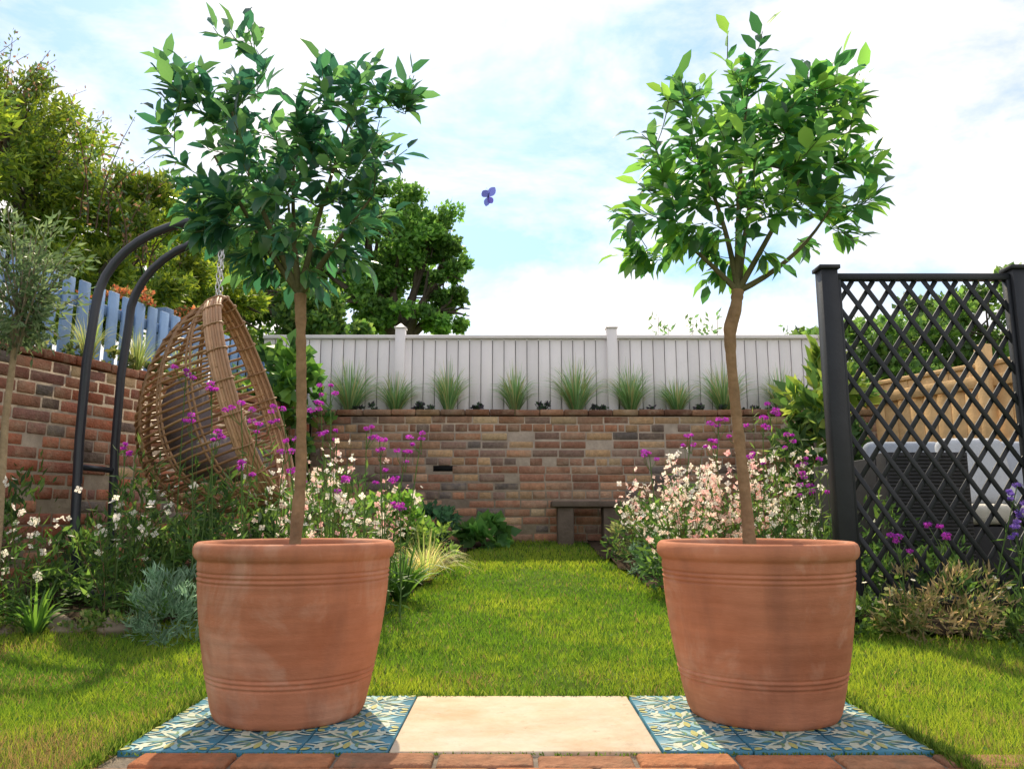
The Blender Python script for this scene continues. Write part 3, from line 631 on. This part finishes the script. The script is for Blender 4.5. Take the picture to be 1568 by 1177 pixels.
plant('wormwood_bush',lambda m:bush(m,(-1.33,3.12,.13),(.15,.14,.17),1500,.04,.008,[(.14,.22,.15),(.20,.29,.21),(.10,.17,.11)],34,.25,upb=.9))
plant('leafy_shrub',lambda m:[bush(m,(-.75,5.3,.40),(.26,.25,.22),700,.07,.04,[(.06,.14,.03),(.09,.18,.035)],16,.35),bush(m,(-.66,5.9,.42),(.24,.2,.16),600,.07,.045,[(.05,.11,.06),(.06,.14,.07)],14,.35),bush(m,(-.20,6.25,.33),(.20,.15,.10),200,.11,.09,[(.06,.15,.04),(.09,.2,.05)],10,.4),bush(m,(-.5,4.9,.3),(.18,.18,.14),500,.05,.02,[(.10,.18,.04),(.14,.23,.05)],14,.35)])
def rocks(m):
    for x,y,s in((-1.62,3.27,.065),(-1.80,3.25,.05),(-1.50,3.30,.04),(-2.02,3.24,.045),(-1.9,3.34,.06)):
        nv=sv*(1+.12*np.sin(sv[:,[1]]*4+x*9)+.10*np.sin(sv[:,[0]]*5+2)+.05*np.sin(sv[:,[2]]*9)); m.add(nv*A([s*1.2,s,s*.8])+A([x,y,G(x,y)+s*.15]),(.26,.21,.16),f3=sf)
mb=MB(); rocks(mb); mb.obj('border_rocks',M_stone,smooth=True)
plant('edge_ground_cover',lambda m:[bush(m,(x,3.24,G(x,3.2)+.04),(.12,.07,.05),260,.025,.014,[(.07,.14,.03),(.12,.2,.05),(.2,.2,.08)],10,.4,upb=.6) for x in(-2.45,-2.2,-1.98,-1.72,-1.55,-1.1)])
for a in((1.0,4.5,18,.75,.22,WH,.034),(.80,4.9,18,.62,.2,PK+WH,.034),(.86,3.95,34,.66,.18,PK,.032),(1.05,3.75,42,.70,.18,PK,.032),(1.22,3.75,24,.72,.18,PK+WH,.032),(1.38,4.0,18,.7,.2,WH,.03)): gaura('gaura_plant',a[0],a[1],a[2],a[3],a[4],a[5],9,a[6])
verbena('purple_verbena',[(1.30,3.9,1.06),(1.05,3.9,.98),(1.12,3.8,.93),(1.18,3.8,.80),(1.42,3.9,.9),(1.46,3.85,.78),(.95,4.1,.92),(1.52,3.1,.42),(1.66,3.05,.46),(.78,4.4,.85),(1.50,3.9,.62),(1.24,3.8,.98),(1.0,3.8,.86),(1.38,3.7,.70)])
def rb1(m):
    P1=[(.05,.11,.03),(.08,.15,.035),(.035,.08,.025)]
    for x,y,rx,rz,n in((.95,5.1,.3,.26,800),(1.3,4.5,.4,.3,900),(.95,4.2,.28,.22,800),(1.3,3.65,.3,.2,800),(1.7,4.0,.3,.30,800),(1.5,5.6,.5,.35,900),(2.6,5.6,.6,.4,700),(1.9,3.6,.35,.16,800),(2.5,3.5,.4,.16,800)):
        bush(m,(x,y,G(x,y)+rz*.8),(rx,.25,rz),n,.06,.02,P1,22,.35,upb=.6)
    for i in range(30):
        x=rng.uniform(1.2,1.62);y=rng.uniform(3.6,4.1);h=rng.uniform(.55,.98); z=G(x,y); lx=rng.normal(0,.05)
        P=A([(x+lx*t,y,z+h*t) for t in np.linspace(0,1,5)]); tube(m,P,np.linspace(.003,.001,5),(.09,.14,.04),3)
        k=18; u=rng.random(k)*4; leaves(m,np.stack([np.interp(u,range(5),P[:,a]) for a in range(3)],1),nrm(runit(k)+A([0,0,.8])),.05,.009,pick([(.09,.16,.04),(.13,.2,.05)],k))
plant('border_shrubs',rb1)
plant('santolina_bush',lambda m:[bush(m,(.86,4.75,.22),(.17,.15,.13),900,.04,.012,[(.12,.19,.13),(.09,.15,.10)],20,.3,upb=.7),bush(m,(.78,5.4,.35),(.2,.2,.2),600,.05,.015,[(.13,.17,.06),(.2,.22,.09)],16,.3,upb=.7)])
plant('dried_sedum',lambda m:[bush(m,(1.66,3.10,.17),(.26,.13,.17),1300,.045,.009,[(.24,.19,.09),(.17,.17,.06),(.30,.24,.13),(.10,.14,.04)],34,.25,upb=.9)])
def daisies():
    e=empty('daisy_plant'); m=MB();f=MB()
    for x,y in((2.02,3.05),(2.3,2.98),(2.6,2.95),(2.15,3.1),(1.45,3.2)):
        bush(m,(x,y,.10),(.2,.12,.10),700,.035,.014,[(.08,.15,.03),(.12,.2,.05),(.05,.1,.03)],20,.3,upb=.6)
        k=16; P=np.stack([x+rng.normal(0,.12,k),y+rng.normal(0,.07,k),rng.uniform(.14,.27,k)],1); flowers(f,P,.022,pick([(.85,.82,.7),(.8,.75,.3)],k,.05),6,1.5)
        for p in P: tube(m,[(p[0],p[1],.05),tuple(p)],.001,(.1,.15,.04),3)
    m.obj('leaves',M_leaf,e); f.obj('flowers',M_petal,e)
daisies()
verbena('purple_salvia',[(1.98+.05*i+rng.normal(0,.01),3.12+rng.normal(0,.03),z) for i,z in enumerate((.52,.62,.58,.50,.60,.46))]+[(2.0+.05*i,3.12,z) for i,z in enumerate((.46,.55,.52,.45))],[(.22,.12,.45),(.30,.18,.5)])
e=empty('stone_bench'); mb=MB(); sc=(.15,.115,.09)
abox(mb,.32,.92,6.30,6.55,.56,.61,sc); abox(mb,.37,.50,6.33,6.52,.22,.559,sc); abox(mb,.74,.87,6.33,6.52,.22,.559,sc); mb.obj('seat_and_legs',M_stone,e,bevel=.008,seg=2)
e=empty('butterfly'); m=MB(); c=A([-.075,2.3,1.49]); col=(.14,.13,.45)
tube(m,[c+A([0,0,-.018]),c,c+A([.003,0,.016])],[.001,.0022,.0015],(.03,.03,.06),6,True)
def wing(d,L,W,cl):
    d=nrm(A(d)); s=nrm(np.cross(d,A([.2,1,.1]))); ts=np.linspace(0,1,7); w=A([.1,.5,.85,1,.95,.7,.15])*W/2; v=[]
    for t,ww in zip(ts,w): v+=[c+d*L*t-s*ww,c+d*L*t+s*ww]
    m.add(v,cl,f4=[(2*i,2*i+1,2*i+3,2*i+2) for i in range(6)])
wing((-.5,.5,.75),.038,.026,col); wing((.6,-.4,.7),.036,.026,col); wing((-.25,.5,-.8),.030,.020,(.10,.10,.36)); wing((.45,-.4,-.85),.032,.020,(.18,.13,.50))
for s in(-1,1): tube(m,[c+A([0.003,0,.016]),c+A([s*.006,0,.03])],.0004,(.02,.02,.03),3)
m.obj('wings_and_body',M_petal,e)
# ------------------------------------------------------------------ world & light
EL=math.radians(50); AZ=math.radians(-12)
w=bpy.data.worlds.new('World'); scene.world=w; w.use_nodes=True; nt=w.node_tree; N=nt.nodes;Lk=nt.links
for n_ in list(N): N.remove(n_)
out=N.new('ShaderNodeOutputWorld'); bg=N.new('ShaderNodeBackground'); bg.inputs[1].default_value=.15
sky=N.new('ShaderNodeTexSky'); sky.sky_type='NISHITA'; sky.sun_disc=False; sky.sun_elevation=EL; sky.sun_rotation=AZ; sky.air_density=1.2; sky.dust_density=.8; sky.ozone_density=2.5
tc=N.new('ShaderNodeTexCoord'); mp=N.new('ShaderNodeMapping'); mp.inputs['Scale'].default_value=(1,1,2.0); mp.inputs['Location'].default_value=(.35,.1,.2)
Lk.new(tc.outputs['Generated'],mp.inputs[0])
nz=N.new('ShaderNodeTexNoise'); nz.inputs['Scale'].default_value=3.2; nz.inputs['Detail'].default_value=7; nz.inputs['Roughness'].default_value=.6; nz.inputs['Distortion'].default_value=.25
Lk.new(mp.outputs[0],nz.inputs['Vector'])
sp=N.new('ShaderNodeSeparateXYZ'); Lk.new(tc.outputs['Generated'],sp.inputs[0])
hz=N.new('ShaderNodeMapRange'); hz.inputs[1].default_value=.12; hz.inputs[2].default_value=.5; hz.inputs[3].default_value=.15; hz.inputs[4].default_value=.02; Lk.new(sp.outputs[2],hz.inputs[0])
ax_=N.new('ShaderNodeMath'); ax_.operation='ABSOLUTE'; Lk.new(sp.outputs[0],ax_.inputs[0])
am=N.new('ShaderNodeMath'); am.operation='MULTIPLY_ADD'; am.inputs[1].default_value=.14; Lk.new(ax_.outputs[0],am.inputs[0]); Lk.new(hz.outputs[0],am.inputs[2])
ad=N.new('ShaderNodeMath'); ad.operation='ADD'; Lk.new(nz.outputs[0],ad.inputs[0]); Lk.new(am.outputs[0],ad.inputs[1])
cr=N.new('ShaderNodeValToRGB'); cr.color_ramp.elements[0].position=.46; cr.color_ramp.elements[1].position=.68; cr.color_ramp.elements[0].color=(.08,.08,.08,1); cr.color_ramp.elements[1].color=(.95,.95,.95,1)
Lk.new(ad.outputs[0],cr.inputs[0])
tint=N.new('ShaderNodeVectorMath'); tint.operation='MULTIPLY'; tint.inputs[1].default_value=(.92,1.12,1.22); Lk.new(sky.outputs[0],tint.inputs[0])
mx=N.new('ShaderNodeMix'); mx.data_type='RGBA'; Lk.new(cr.outputs[0],mx.inputs[0]); Lk.new(tint.outputs[0],mx.inputs[6]); mx.inputs[7].default_value=(9.4,8.7,8.2,1)
Lk.new(mx.outputs[2],bg.inputs[0]); Lk.new(bg.outputs[0],out.inputs[0])
s=Vector((math.sin(AZ)*math.cos(EL),math.cos(AZ)*math.cos(EL),math.sin(EL)))
l=bpy.data.lights.new('sun','SUN'); l.energy=5; l.angle=math.radians(.6); l.color=(1,.86,.62)
o=bpy.data.objects.new('sun',l); scene.collection.objects.link(o); o.rotation_euler=s.to_track_quat('Z','Y').to_euler()
# ------------------------------------------------------------------ camera
cam=bpy.data.cameras.new('camera'); co=bpy.data.objects.new('camera',cam); scene.collection.objects.link(co)
co.location=(0,0,.51); co.rotation_euler=(math.radians(90+9.45),0,0); cam.sensor_width=36; cam.lens=36*1184/1568; cam.clip_end=2000; cam.clip_start=.02
scene.camera=co
scene.view_settings.view_transform='Standard'; scene.view_settings.look='None'; scene.view_settings.exposure=0
